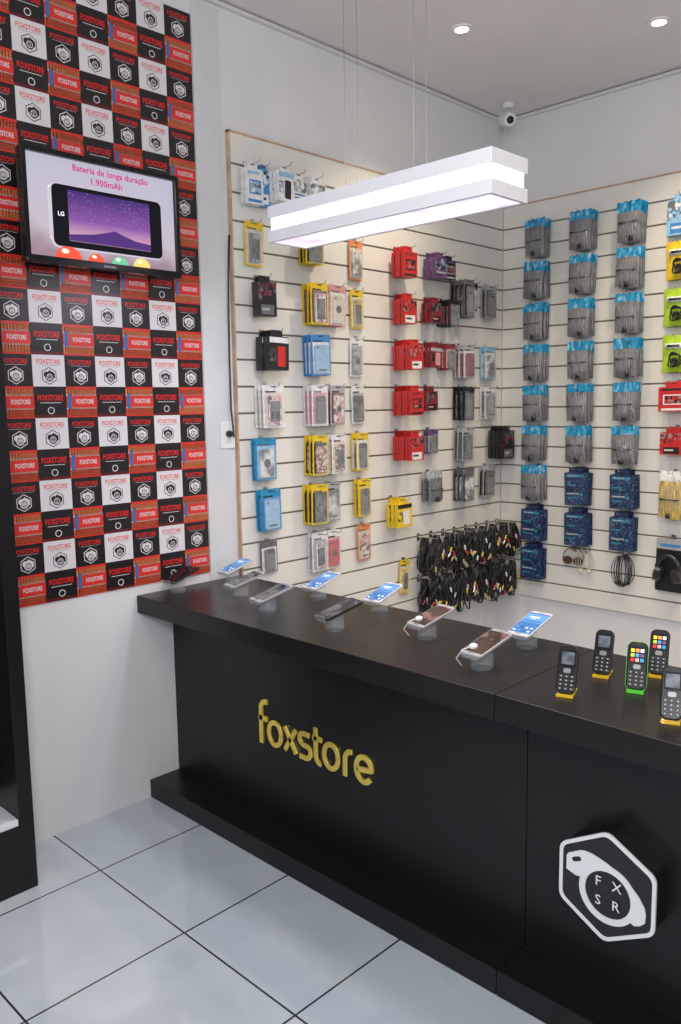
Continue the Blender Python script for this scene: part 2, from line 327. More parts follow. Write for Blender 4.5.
def letters():
    gold=mat('gold_metal',(1,.7,.14),.2,metal=.68,var=.12,scale=14)
    hw=.0092; 
    def L(name,x,strokes):
        b=MB()
        for s in strokes: b.ribbon([(p[0],p[1]) for p in s],hw,-.008,0)
        o=b.build('letter_'+name,[gold],root,bevel=.0022,seg=3); o.location=(x,0,0); o['label']='gold letter'
    root=thing('shop_name_sign','raised gold lettering reading foxstore on the black counter front','sign',(.548,YP-.0005,.357))
    L('f',0,[[(.012,-.005),(.012,.12)]+arc(.042,.12,.03,.03,180,80,8),[(.0,.088),(.046,.088)]])
    L('o',.046,[arc(.036,.046,.031,.04,0,360,28)])
    L('x',.131,[[(.0,.004),(.056,.088)],[(.0,.088),(.056,.004)]])
    L('s',.2,[[(.002,.006),(.03,.005)]+arc(.034,.027,.022,.021,-80,80,8)+[(.028,.048)]+arc(.026,.068,.022,.02,-100,-260,8)+[(.03,.088),(.052,.087)]])
    L('t',.265,[[(.015,.125),(.015,.03)]+arc(.035,.03,.02,.025,180,280,8)[1:],[(.0,.088),(.044,.088)]])
    L('o',.313,[arc(.036,.046,.031,.04,0,360,28)])
    L('r',.402,[[(.008,.0),(.008,.055)]+arc(.04,.055,.032,.033,180,90,8)[1:]])
    L('e',.448,[[(.012,.042),(.066,.05)]+arc(.042,.047,.032,.04,5,320,26)])
    for o in root.children: o.scale=(1.08,1,1.06); o.location.x*=1.08
letters()
def emblem():
    r=thing('hexagonal_emblem','black and white hexagonal camera emblem mounted on the counter front','sign',(1.952,YP-.0705,.397))
    wm=mat('emblem_white',(.74,.74,.75),.4); bm_=mat('emblem_black',(.008,.008,.009),.35)
    b=MB(); b.prism(rhexa(0,0,.142,.03),.004,.07); b.build('housing',[bm_],r)
    b=MB(); b.ring(rhexa(0,0,.146,.03),rhexa(0,0,.135,.026),-.004,.004); b.build('rim',[wm],r,bevel=.001)
    b=MB(); b.prism(rhexa(0,0,.137,.026),-.001,.004); b.build('face',[bm_],r)
    c0=(.006,-.018)
    # white band sweeping across the top, wrapping around the lens
    body=[(-.106,.008),(-.106,.044),(-.102,.052),(-.07,.071)]+[(-.058,.074),(-.04,.074),(-.02,.07),(.0,.064),(.03,.052),(.06,.034),(.085,.01),(.1,-.012),(.104,-.03),(.102,-.05),(.09,-.062),(.076,-.068)]
    body+=arc(c0[0],c0[1],.062,.062,-40,160,24)+[(-.08,-.0)]
    b=MB(); b.prism(body,-.004,-.001); b.build('camera_motif',[wm],r)
    b=MB(); b.ring(circ(c0[0],c0[1],.076,44),circ(c0[0],c0[1],.060,44),-.0043,-.0012); b.build('lens_ring',[wm],r)
    b=MB(); P=rr(0,0,.026,.012,.0058); b.prism([(x*math.cos(.45)-z*math.sin(.45)-.078,x*math.sin(.45)+z*math.cos(.45)+.045) for x,z in P],-.0046,-.0041); b.build('flash_slot',[bm_],r)
    for t,x,z in (('F',-.018,.012),('X',.03,.012),('S',-.018,-.038),('R',.03,-.038)):
        b=MB(); b.text(t,x,z,.036,-.0049,0,bold=.005); b.build('letter_'+t.lower(),[wm],r)
emblem()
# ------------------------------------------------------------ dark cabinet
def cabinet():
    r=thing('display_cabinet','tall black open display cabinet with white shelf against the wall','cabinet',(0,-3.154,0),(0,0,0))
    b=MB(); x=.27; L=-.8; Z=2.2
    b.box(.002,x,-.05,0,0,Z); b.box(.002,x,L,L+.03,0,Z); b.box(.002,.015,L+.03,-.05,0,Z); b.box(.015,x,L+.03,-.05,Z-.03,Z); b.box(.015,x,L+.03,-.05,0,.23)
    b.build('frame',[lam],r,bevel=.002)
    for z in (.23,1.3,1.75):
        b=MB(); b.box(.016,x-.004,L+.031,-.051,z+.001,z+.025); b.build('shelf',[mat('shelf_white',(.7,.72,.74),.3) if z<1 else lam],r,bevel=.002)
cabinet()
# ------------------------------------------------------------ pendant lamp
def lamp():
    r=thing('pendant_lamp','long white rectangular pendant lamp with lit bands hanging from ceiling','lamp',(1.06,-2.26,2.147))
    wh=mat('lamp_white',(.78,.77,.8),.4); l=.456; w=.09
    b=MB()
    b.box(-l,l,-w,w,.08,.12); b.build('upper_housing',[wh],r,bevel=.002)
    b=MB(); b.ring(rr(0,0,2*l,2*w,.001,1),rr(0,0,2*l-.024,2*w-.024,.001,1),0,.038)
    lo=b.build('lower_frame',[wh],r); 
    for v in lo.data.vertices: v.co=(v.co.x,v.co.z,v.co.y)
    bmx=bmesh.new(); bmx.from_mesh(lo.data); bmesh.ops.recalc_face_normals(bmx,faces=bmx.faces); bmx.to_mesh(lo.data); bmx.free()
    em=pmat('lamp_light_band',[(.75,.68,.97),(.9,.87,1),(1,1,1)],4,.5,emit=1.2,noise=True)
    b=MB(); b.box(-l+.008,l-.008,-w+.008,w-.008,.0381,.0799); b.build('light_band',[em],r)
    b=MB(); b.box(-l+.0121,l-.0121,-w+.0121,w-.0121,.003,.012)
    b.build('diffuser',[pmat('lamp_diffuser',[(.58,.46,1),(.8,.73,1),(1,.97,1)],5,.5,emit=1.0,noise=True)],r)
    st=mat('steel_wire',(.25,.25,.27),.35,metal=1)
    for x in (-.14,.14):
        for y in (-.03,.03):
            b=MB(); b.tube([(x,y,.12),(x,y,H-2.147-.02)],.001,6); b.build('suspension_wire',[st],r)
    b=MB(); b.box(-.17,.17,-.045,.045,H-2.147-.03,H-2.147-.001); b.build('ceiling_canopy',[wh],r,bevel=.003)
lamp()
# ------------------------------------------------------------ downlights + security camera
def downlight(x,y):
    r=thing('recessed_downlight','small round lit downlight with white rim in ceiling','light',(x,y,H),group='ceiling downlights')
    b=MB(); n=28; 
    po=circ(0,0,.048,n);pj=circ(0,0,.03,n); b.ring(po,pj,-.008,-.0005)
    o=b.build('rim',[mat('downlight_rim',(.8,.78,.76),.4)],r)
    for v in o.data.vertices: v.co=(v.co.x,v.co.z,v.co.y)
    b=MB(); b.M=Matrix.Translation((0,0,-.006)); b.lathe([(.0295,0),(.0295,.005)],24); b.build('bulb',[mat('downlight_bulb',(1,.85,.6),.4,emit=25)],r)
    ld=D.lights.new('spot','SPOT'); ld.energy=66; ld.spot_size=math.radians(110); ld.spot_blend=.9; ld.color=(1,.82,.6); ld.shadow_soft_size=.04
    lo=D.objects.new('spot_light',ld); COL.objects.link(lo); lo.location=(x,y,H-.03)
for p in ((.54,-1.148),(1.17,-.583),(2.1,-.8),(1.6,-1.5)): downlight(*p)
def seccam():
    r=thing('security_camera','small white bullet security camera under the ceiling corner','camera',(.205,-.27,H-.03))
    wm=mat('cam_plastic',(.75,.75,.75),.35)
    b=MB(); b.M=Matrix.Translation((-.03,.05,.0)); b.lathe([(.03,0.0),(.03,.028)],20); b.build('mount',[wm],r)
    b=MB(); b.tube([(-.03,.05,.0),(-.02,.04,-.03),(-.0,.01,-.05)],.012,8); b.build('arm',[wm],r,smooth=True)
    M=Matrix.Translation((0,0,-.075))@Vector((.75,-.55,-.3)).to_track_quat('Z','Y').to_matrix().to_4x4()
    b=MB(); b.M=M; b.lathe([(.022,-.06),(.034,-.055),(.034,.04),(.030,.044)],24); b.build('body',[wm],r)
    b=MB(); b.M=M; b.lathe([(.02,.0441),(.018,.048),(.008,.05)],24); b.build('lens',[mat('cam_lens',(.01,.01,.015),.1)],r)
seccam()
# ------------------------------------------------------------ hooks and packs
chrome=mat('chrome_hook',(.55,.55,.55),.25,metal=1)
hook_src={}
def place(local,wall,a,z,jit=0):
    if wall=='L': return (local,a,z),(0,0,pi/2+jit)
    return (a,-local,z),(0,0,jit)
def hook(wall,a,z,length):
    k=round(length,2)
    loc,rot=place(.0,wall,a,z)
    if k not in hook_src:
        b=MB(); b.box(-.012,.012,-.024,-.0205,-.022,.018); b.box(-.01,.01,-.0205,-.0125,.0,.004)
        b.tube([(0,-.022,0),(0,-length+.015,0),(0,-length+.004,.003),(0,-length,.014)],.0022,6)
        o=b.build('display_hook',[chrome]); tag(o,'chrome peg hook holding packs on the slatwall','hook','display hooks on the slatwall'); hook_src[k]=o
    else:
        o=hook_src[k].copy(); COL.objects.link(o)
    o.location=loc; o.rotation_euler=rot
film=mat('clear_film',(.7,.73,.76),.09,alpha=.1,spec=.7)
casemats={'pink':pmat('case_flowers',[C['pink'],C['cream'],C['pink'],C['brown'],C['white']],55),'brown':pmat('case_dots',[C['brown'],C['brown'],C['cream'],C['pink']],90),'grey':pmat('case_grey',[C['grey'],C['silver'],C['grey']],12,noise=True),'silver':pmat('case_silver',[C['silver'],C['white'],C['grey']],12,noise=True),'white':pmat('case_white',[C['white'],C['silver'],C['white'],C['pink']],45),'black':pmat('case_black',[C['black'],(.05,.05,.055),C['grey'],C['black']],14,.2,noise=True)}
SRC={}
def P_case(w,h,c1,c2,c3):
    k=len(SRC)
    r=thing('phone_case_pack',f'{c1} bordered hanging pack with {c3} phone case inside','packaged phone case')
    b=MB(); b.prism(rr(0,-h/2+.008,w,h,.006),-.001,.001,0); b.box(-w*.42,w*.42,-.0018,-.001,-h+.018,-.026,1)
    b.box(-.014,.014,-.0022,-.001,-.002,.002,2); b.box(-w*.38,w*.1,-.0024,-.0018,-.024,-.018,2)
    b.build('backing_card',[cm(c1),cm(c2),cm('black' if k%2 else 'grey')],r)
    b=MB(); cw,ch=w*(.58+.06*(k%3)),h*(.66+.03*(k%2)); zc=-h*.55
    b.prism(rr(0,zc,cw,ch,.01),-.010,-.0026,0); b.prism(circ(-cw*.3,zc+ch*.4,.005,10),-.0106,-.01,1)
    if k%3==0: b.prism(rr(0,zc-ch*.04,cw*.8,ch*.7,.003),-.0104,-.01,2); b.prism(circ(0,zc-ch*.44,.004,10),-.0104,-.01,1)
    elif k%3==1: b.prism(circ(0,zc,cw*.25,16),-.0104,-.01,1); b.prism(circ(0,zc,cw*.17,16),-.0107,-.0104,2)
    else: b.box(-cw*.3,cw*.3,-.0104,-.01,zc-ch*.42,zc-ch*.36,1)
    b.build('phone_case',[casemats.get(c3,cm(c3)),cm('black' if c3!='black' else 'grey'),casemats['black'] if c3!='black' else cm('grey')],r,bevel=.002)
    b=MB(); b.prism(rr(0,-h*.54,w*.84,h*.8,.01),-.0125,-.0112,0); b.build('blister_cover',[film],r)
    return r
def P_box(w,h,d,c1,c2,c3):
    k=len(SRC)%4
    r=thing('accessory_box',f'{c1} cardboard accessory box with {c2} and {c3} print','boxed accessory')
    if c1=='navy' and h>.2: r['label']='flat navy patterned accessory card hanging on wall hook'
    b=MB(); b.box(-w/2,w/2,-d,0,-h+.01,-.018,0); b.box(-w*.3,w*.3,-.002,0,-.018,.01,0); b.box(-.012,.012,-.0024,-.002,-.002,.002,1)
    b.build('carton',[cm(c1),cm('black')],r,bevel=.001)
    b=MB(); y=-d-.0006; M=[cm(c2),cm(c3),picmat(c1),cm(c1)]
    if c1=='navy':
        b.box(-w/2+.001,w/2-.001,y,-d,-h+.011,-.019,2); b.box(-w*.4,w*.36,y-.0003,y,-.042,-.028,0); b.box(-w*.36,w*.1,y-.0006,y-.0003,-.037,-.033,1)
        if h>.2:
            for q in range(4): b.box(-w*.4,w*(.0+.1*(q%3)),y-.0003,y,-.09-.024*q,-.083-.024*q,(0,3,1,0)[q])
            b.prism(circ(w*.25,-.14,.016,14),y-.0004,y,3); b.prism(circ(w*.25,-.14,.01,12),y-.0007,y-.0004,0)
    elif k==0:
        b.box(-w/2+.002,w/2-.002,y,-d,-.018-h*.16,-.022,0); b.prism(rr(w*.12,-h*.6,w*.4,h*.5,.005),y-.0004,-d,1)
        b.box(-w*.46,-w*.16,y,-d,-h*.72,-h*.4,2)
    elif k==1:
        b.box(-w/2+.002,w/2-.002,y,-d,-h*.62,-.022,2); b.box(-w*.4,w*.4,y,-d,-h*.74,-h*.68,0); b.box(-w*.4,w*.1,y,-d,-h*.84,-h*.8,1)
    elif k==2:
        b.prism(rr(w*.02,-h*.54,w*.7,h*.34,.004),y,-d,0); b.prism(rr(w*.02,-h*.54,w*.6,h*.26,.003),y-.0004,-d,2); b.box(-w*.4,w*.3,y,-d,-h*.24,-h*.17,1); b.box(-w*.4,w*.4,y,-d,-h*.9,-h*.83,0)
    else:
        b.add([(-w/2+.002,y,-.022),(w/2-.002,y,-.022),(w/2-.002,y,-h*.35),(-w/2+.002,y,-h*.6)],[(0,1,2,3)],2); b.box(-w*.35,w*.35,y-.0003,-d,-h*.9,-h*.66,0); b.box(-w*.3,w*.1,y-.0006,-d,-h*.8,-h*.74,1)
    b.build('printed_front',M,r)
    return r
def P_bag(w,h,d,c1,c3,v=0):
    r=thing('cable_pack',f'clear hanging bag with {c1} header and {c3} contents','packaged cable')
    b=MB(); hh=h*(.22+.03*(v%3)); n=10
    V=[];F=[]
    for i in range(n+1):
        x=-w/2+w*i/n; yy=-.004-.004*abs(math.sin(i*1.9+v)); zz=-.004*math.cos(i*2.3+v)
        V+=[(x,yy,.012+zz),(x,yy-.003,-hh*.5),(x,yy-.003,-hh+.010*math.sin(i*1.3+v*2))]
    for i in range(n):
        for k in range(2): a=i*3+k; F.append((a,a+1,a+4,a+3))
    base=C[c1]
    hm=pmat('header_'+c1,[tuple(x*.4 for x in base),base,base,tuple(min(1,x*1.2+.02) for x in base),(.3,.45,.55)],50,.25,noise=True,stretch=(1,1,.5))
    b.add(V,F,0); b.build('header_card',[hm],r)
    z0=-hh*.75; z1=-h+.006
    b=MB(); V=[];F=[]; nx=44; nz=10
    for j in range(nz+1):
        for i in range(nx+1):
            u=i/nx; t=j/nz; x=-w*.48+w*.96*u
            q=.003+d*(math.sin(pi*min(max(u,.02),.98))**.4)*(math.sin(pi*min(.97,t*.9+.07))**.4)
            q+=.0034*abs(math.sin(u*pi*10+v))+.002*math.sin(t*6+u*3+v)
            V.append((x,-q,z0+(z1-z0)*t+.005*math.sin(u*7+v)*t))
    for j in range(nz):
        for i in range(nx): a=j*(nx+1)+i; F.append((a,a+1,a+nx+2,a+nx+1))
    b.add(V,F,0); b.box(-w*.46,w*.46,-.003,-.001,z1+.012,z0-.004,1)
    b.box(-w*.4,w*.35,-d-.0088,-d*.6,(z0+z1)/2+.01*v,(z0+z1)/2+.006+.01*v,1)
    b.box(-.014+.01*v,.004+.01*v,-d-.0085,-d*.5,z1+.004,z1+.028,2)
    c=C[c3]
    b.build('cable',[pmat('cord_'+c3,[tuple(x*.3 for x in c),tuple(x*.7 for x in c),c,tuple(x*.8 for x in c),tuple(x*1.5 for x in c)],45,.3,noise=True,stretch=(3,1,.4)),mat('cable_dark',(.03,.03,.035),.5),cm('black')],r,smooth=True)
    b=MB(); V=[];F=[]; nz=8
    for j in range(nz+1):
        z=-hh*.8-(h-hh*.8)*j/nz
        for i in range(n+1):
            x=-w/2+w*i/n; bulge=math.sin(pi*i/n)*math.sin(pi*min(1,(j+.6)/nz))*d
            V.append((x,-.0125-bulge-.0022*math.sin(i*2.7+j*1.7),z+.002*math.sin(i*3)))
    for j in range(nz):
        for i in range(n):
            a=j*(n+1)+i; F.append((a,a+1,a+n+2,a+n+1))
    b.add(V,F,0); b.build('clear_bag',[film],r,smooth=False)
    return r
def P_blister(w,h,c1,c3):
    r=thing('blister_pack',f'glossy {c1} bag with window and {c3} cable','packaged accessory')
    b=MB(); n=12; nz=10; V=[];F=[]
    for j in range(nz+1):
        t=j/nz
        for i in range(n+1):
            u=i/n; V.append((-w/2+w*u+.004*math.sin(t*8)*(u-.5),-.002-.018*math.sin(pi*u)**.6*math.sin(pi*min(1,t+.06))**.6-.002*math.sin(i*2.1+j*1.4),.012-h*t))
    for j in range(nz):
        for i in range(n): a=j*(n+1)+i; F.append((a,a+1,a+n+2,a+n+1))
    b.add(V,F,0); b.box(-w*.35,w*.3,-.0255,-.004,-h*.3,-h*.16,1); b.box(-w*.28,w*.16,-.0262,-.0255,-h*.26,-h*.2,2); b.build('printed_bag',[mat('glossy_'+c1,C[c1],.12,coat=.6,var=.25,scale=14),cm('white'),cm('black')],r,smooth=True)
    b=MB()
    for k in range(3):
        b.tube([((.022+.006*k)*math.cos(a)+.01*math.sin(2*a+k),-.025-.002*k,-h*.6+(.026+.005*k)*math.sin(a)) for a in [2*pi*i/16 for i in range(16)]],.0035,6,0,closed=True)
    b.box(-.012,.012,-.03,-.02,-h*.66,-h*.56); b.build('cable',[cm(c3)],r,smooth=False)
    return r
def P_ear(c1,h):
    r=thing('earphones',f'{c1} earphones with looped cord on hook','earphones')
    b=MB()
    for k in range(4):
        a=.02+.008*k; b.tube([(a*math.cos(t)*(1+.1*k),-.006-.003*k,-h*.45+h*.45*math.sin(t)) for t in [2*pi*i/18 for i in range(18)]],.0022,5,0,closed=True)
    b.build('cord',[cm(c1)],r,smooth=True)
    for s in (-1,1):
        b=MB(); b.M=Matrix.Translation((.025*s,-.012,-h*.8))@Matrix.Rotation(pi/2,4,'X'); b.lathe([(.004,-.004),(.011,0),(.011,.006),(.006,.01)],12); b.build('earbud',[cm(c1)],r)
    return r
def P_glasses():
    r=thing('sunglasses','brown framed sunglasses hanging from hook','sunglasses')
    b=MB()
    for s in (-1,1):
        b.ring([(x,z-.07) for x,z in circ(.032*s,0,.03,20,.024)],[(x,z-.07) for x,z in circ(.032*s,0,.026,20,.02)],-.012,-.008)
    b.tube([(-.006,-.01,-.063),(.006,-.01,-.063)],.003,6)
    for s in (-1,1): b.tube([(.062*s,-.01,-.066),(.06*s,.0,-.03),(.03*s,.0,.0),(0,-.004,.003)],.003,6)
    b.build('frame',[cm('brown')],r)
    for s in (-1,1):
        b=MB(); b.prism([(x,z-.07) for x,z in circ(.032*s,0,.0258,20,.0198)],-.011,-.009); b.build('lens',[mat('glass_brown',(.1,.05,.03),.1,alpha=.8)],r)
    return r
def P_phones(w,h):
    r=thing('headphones_pack','clear pack with black headphones and white header card','packaged headphones')
    b=MB(); b.prism(rr(0,-h*.5,w,h,.008),-.001,.002,0); b.box(-w*.5,w*.5,-.003,-.001,-h*.2,0,1); b.box(-w*.38,w*.3,-.0036,-.003,-h*.15,-h*.1,2); b.build('backing_card',[cm('black'),cm('silver'),cm('blue')],r)
    b=MB(); b.tube([(.058*math.cos(math.radians(a)),-.03,-h*.56+.07*math.sin(math.radians(a))) for a in range(-10,191,10)],.013,8); b.build('headband',[mat('headset_black',(.02,.02,.022),.25)],r,smooth=True)
    for s in (-1,1):
        b=MB(); b.M=Matrix.Translation((.048*s,-.03,-h*.66))@Matrix.Rotation(pi/2-.2*s,4,'Y'); b.lathe([(.025,-.024),(.042,-.014),(.042,.014),(.025,.024)],20); b.build('ear_cup',[mat('headset_black',(.02,.02,.022),.25)],r)
    return r
def P_avcable(seed):
    rg=random.Random(seed)
    r=thing('av_cable_bundle','black cable bundle with red yellow and white plugs on hook','cable')
    b=MB()
    for k in range(10):
        ph=rg.uniform(0,6); w=rg.uniform(.016,.05); hh=rg.uniform(.13,.215); sk=rg.uniform(-.025,.025)
        pts=[]
        for i in range(22):
            t=2*pi*i/22; v=math.sin(t); pts.append((w*math.cos(t)*(.6-.4*v)+.008*math.sin(3*t+ph)+sk*(1-v)*.5,-.008-.004*k+.008*math.sin(2*t+ph),-hh/2+hh/2*v))
        b.tube(pts,.0042,6,0,closed=True)
    b.tube([(-.022,-.02,-.08),(0,-.05,-.082),(.024,-.02,-.08),(0,.0,-.078)],.007,6,0,closed=True)
    b.build('cord',[mat('cord_black',(.012,.012,.013),.35)],r,smooth=True)
    for c in ('red','yellow','white','silver','gold'):
        x=rg.uniform(-.04,.04); z=rg.uniform(-.19,-.05)
        b=MB(); b.M=Matrix.Translation((x,-.052-rg.uniform(0,.008),z))@Matrix.Rotation(rg.uniform(-.9,.9),4,'Y'); b.lathe([(.003,.014),(.005,.008),(.005,-.01),(.004,-.011)],10,0); b.lathe([(.004,-.011),(.004,-.019)],10,1); b.build('plug',[cm(c),chrome],r)
    return r
def hang(wall,a,ztop,key,fn,n,sp,group,start=.032,jit=.05,dz=0):
    gz=min(G,key=lambda g:abs(g-ztop)); L=start+sp*(n-1)+.05
    hook(wall,a,gz,L)
    for i in range(n):
        j=random.uniform(-jit,jit)
        loc,rot=place(start+sp*i,wall,a+random.uniform(-.003,.003),gz-.002+dz,j)
        rot=(0,random.uniform(-.03,.03),rot[2])
        if key not in SRC:
            s=fn(); s['group']=group; s.location=loc; s.rotation_euler=rot; SRC[key]=s
        else:
            c=copy_thing(SRC[key],loc,rot); c['group']=group
def case(wall,a,z,c1,c2,c3,w=.1,h=.185,n=1,sp=.026,g='phone case packs on wall hooks'):
    hang(wall,a,z+h/2,('case',c1,c2,c3,w,h),lambda:P_case(w,h,c1,c2,c3),n,sp,g)
def box(wall,a,z,c1,c2,c3,w=.1,h=.17,d=.02,n=1,g='accessory boxes on wall hooks',gap=.004):
    hang(wall,a,z+h/2,('box',c1,c2,c3,w,h,d),lambda:P_box(w,h,d,c1,c2,c3),n,d+gap,g,start=.03+d)
def bag(wall,a,z,c1,c3,w=.13,h=.215,d=.02,n=3,g='cable packs on wall hooks',v=0):
    hang(wall,a,z+h/2,('bag',c1,c3,w,h,d,v),lambda:P_bag(w,h,d,c1,c3,v),n,d+.014,g,start=.035)
zr=[2.505,2.275,2.045,1.805,1.565,1.33,1.105,.875,.64]
for ci,x in enumerate((.285,.565,.835)):
    for ri,z in enumerate(zr):
        navy = (ri>=7) or (ri==6 and ci>0)
        if ci==1 and ri==8:
            hang('R',x-.04,z+.1,('glasses',),P_glasses,1,.02,'sunglasses on wall hooks'); hang('R',x+.04,z+.1,('ear','cream'),lambda:P_ear('cream',.15),1,.02,'earphones on wall hooks'); continue
        if ci==2 and ri==8: hang('R',x,z+.1,('ear','black'),lambda:P_ear('black',.19),2,.03,'earphones on wall hooks'); continue
        if navy: box('R',x,z,'navy','teal','silver',w=.135,h=.21,d=.004,n=4,g='navy accessory packs on wall hooks',gap=.018)
        else: bag('R',x,z,'cyan','grey',w=.13,h=.198,v=(ri*2+ci)%3)
X4=1.09
box('R',X4,2.51,'lightblue','blue','white',w=.13,h=.2,n=2)
for z,c in ((2.29,'yellow'),(2.05,'green'),(1.82,'green')): hang('R',X4,z+.095,('blister',c),lambda:P_blister(.14,.185,c,'black'),2,.045,'glossy accessory bags on wall hooks')
box('R',X4,1.6,'red','white','black',w=.14,h=.15,n=3)
box('R',X4,1.37,'red','black','cream',w=.12,h=.14,n=2); 
bag('R',X4,1.08,'white','gold',h=.24,n=2); hang('R',X4,.86,('hp',),lambda:P_phones(.16,.28),1,.05,'headphones on wall hooks',start=.05)
# left wall
box('L',-1.96,2.50,'white','blue','lightblue',w=.09,h=.17,n=2,d=.014); box('L',-1.9,2.50,'blue','white','black',w=.05,h=.17,n=2,d=.014); box('L',-1.83,2.53,'white','lightblue','black',w=.09,h=.15,n=5,d=.014); box('L',-1.71,2.51,'white','blue','grey',w=.08,h=.12,n=3,d=.012)
case('L',-1.93,2.25,'yellow','cream','grey'); box('L',-1.92,2.04,'black','grey','silver',n=2,w=.1)
box('L',-1.90,1.82,'black','white','red',n=4,w=.11); case('L',-1.89,1.57,'white','cream','pink',n=3,w=.12)
case('L',-1.92,1.34,'cyan','lightblue','silver',w=.12,n=2); case('L',-1.9,1.09,'cyan','blue','lightblue',w=.12,n=2); case('L',-1.9,.9,'grey','white','black',h=.15)
box('L',-1.60,2.55,'white','grey','silver',w=.1,h=.12,n=3,d=.012); case('L',-1.62,2.23,'yellow','black','black',w=.11,h=.15,n=3)
case('L',-1.60,2.06,'yellow','brown','pink',n=3,w=.11); case('L',-1.48,2.06,'pink','white','cream',n=3,w=.11)
case('L',-1.6,1.81,'blue','white','lightblue',n=3,w=.12); case('L',-1.61,1.6,'white','pink','black',n=3); case('L',-1.49,1.6,'silver','brown','pink',n=3)
case('L',-1.61,1.35,'yellow','black','brown',n=3); case('L',-1.49,1.35,'white','cream','brown',n=3)
case('L',-1.62,1.11,'yellow','black','black',n=3,w=.11); case('L',-1.51,1.11,'silver','grey','silver',n=2); case('L',-1.60,.89,'white','silver','white',n=2); case('L',-1.51,.89,'white','pink','red',n=2)
case('L',-1.30,2.26,'orange','cream','silver',w=.09); case('L',-1.3,2.03,'yellow','cream','gold',w=.09); case('L',-1.3,1.82,'white','silver','grey',w=.09); case('L',-1.3,1.59,'white','silver','black',w=.09)
case('L',-1.3,1.35,'yellow','white','black',w=.09,n=2); case('L',-1.29,1.12,'yellow','yellow','black',w=.09,n=2); case('L',-1.27,.88,'orange','cream','pink',w=.1); case('L',-.95,.62,'yellow','cream','yellow',w=.08)
for z,c3 in ((2.3,'black'),(2.07,'white'),(1.84,'white'),(1.61,'black'),(1.38,'white')): box('L',-1.0,z,'red',c3,'black' if c3=='white' else 'maroon',w=.105,h=.15,d=.016,n=6 if z<2 else 4,g='red accessory boxes on wall hooks')
box('L',-1.05,1.03,'yellow','black','white',w=.12,h=.15,n=3)
dg='dark accessory boxes on wall hooks'
box('L',-.74,2.31,'purple','silver','black',w=.1,h=.13,d=.012,n=5,g=dg); box('L',-.62,2.31,'black','silver','purple',w=.1,h=.12,d=.012,n=3,g=dg)
for z,c,c2 in ((2.07,'maroon','black'),(1.85,'maroon','silver'),(1.62,'maroon','black')): box('L',-.76,z,c,c2,'pink',w=.10,h=.13,d=.012,n=4 if z>1.7 else 2,g=dg)
case('L',-.62,2.07,'black','maroon','black',w=.09,h=.14,n=4); case('L',-.62,1.85,'maroon','pink','black',w=.09,h=.14,n=3)
case('L',-.74,1.38,'purple','silver','black',w=.09,h=.13,n=2)
bag('L',-.74,1.13,'silver','grey',w=.13,h=.16,n=2)
case('L',-.5,2.14,'grey','black','black',n=4,sp=.03,w=.1,h=.2); case('L',-.38,2.16,'black','grey','silver',n=2,sp=.03,w=.09,h=.15)
for z,c1,c2,c3 in ((1.83,'silver','white','maroon'),(1.6,'black','black','black'),(1.36,'silver','grey','black'),(1.12,'grey','black','silver')): case('L',-.46,z,c1,c2,c3,n=3,sp=.03,w=.11)
for z,c1,c2,c3 in ((2.14,'silver','grey','black'),(1.8,'lightblue','white','silver'),(1.58,'white','silver','grey'),(1.13,'silver','black','black')): case('L',-.2,z,c1,c2,c3,n=2,w=.12)
box('L',-.13,1.35,'black','grey','silver',w=.13,h=.19,n=4)
for zi,zt in enumerate((.905,.655)):
    for i in range(8):
        hang('L',-.82+.108*i,zt,('av',(i*2+zi)%5),lambda:P_avcable(i*7+zi+1),2,.075,'cable bundles on wall hooks',start=.04,jit=.3)
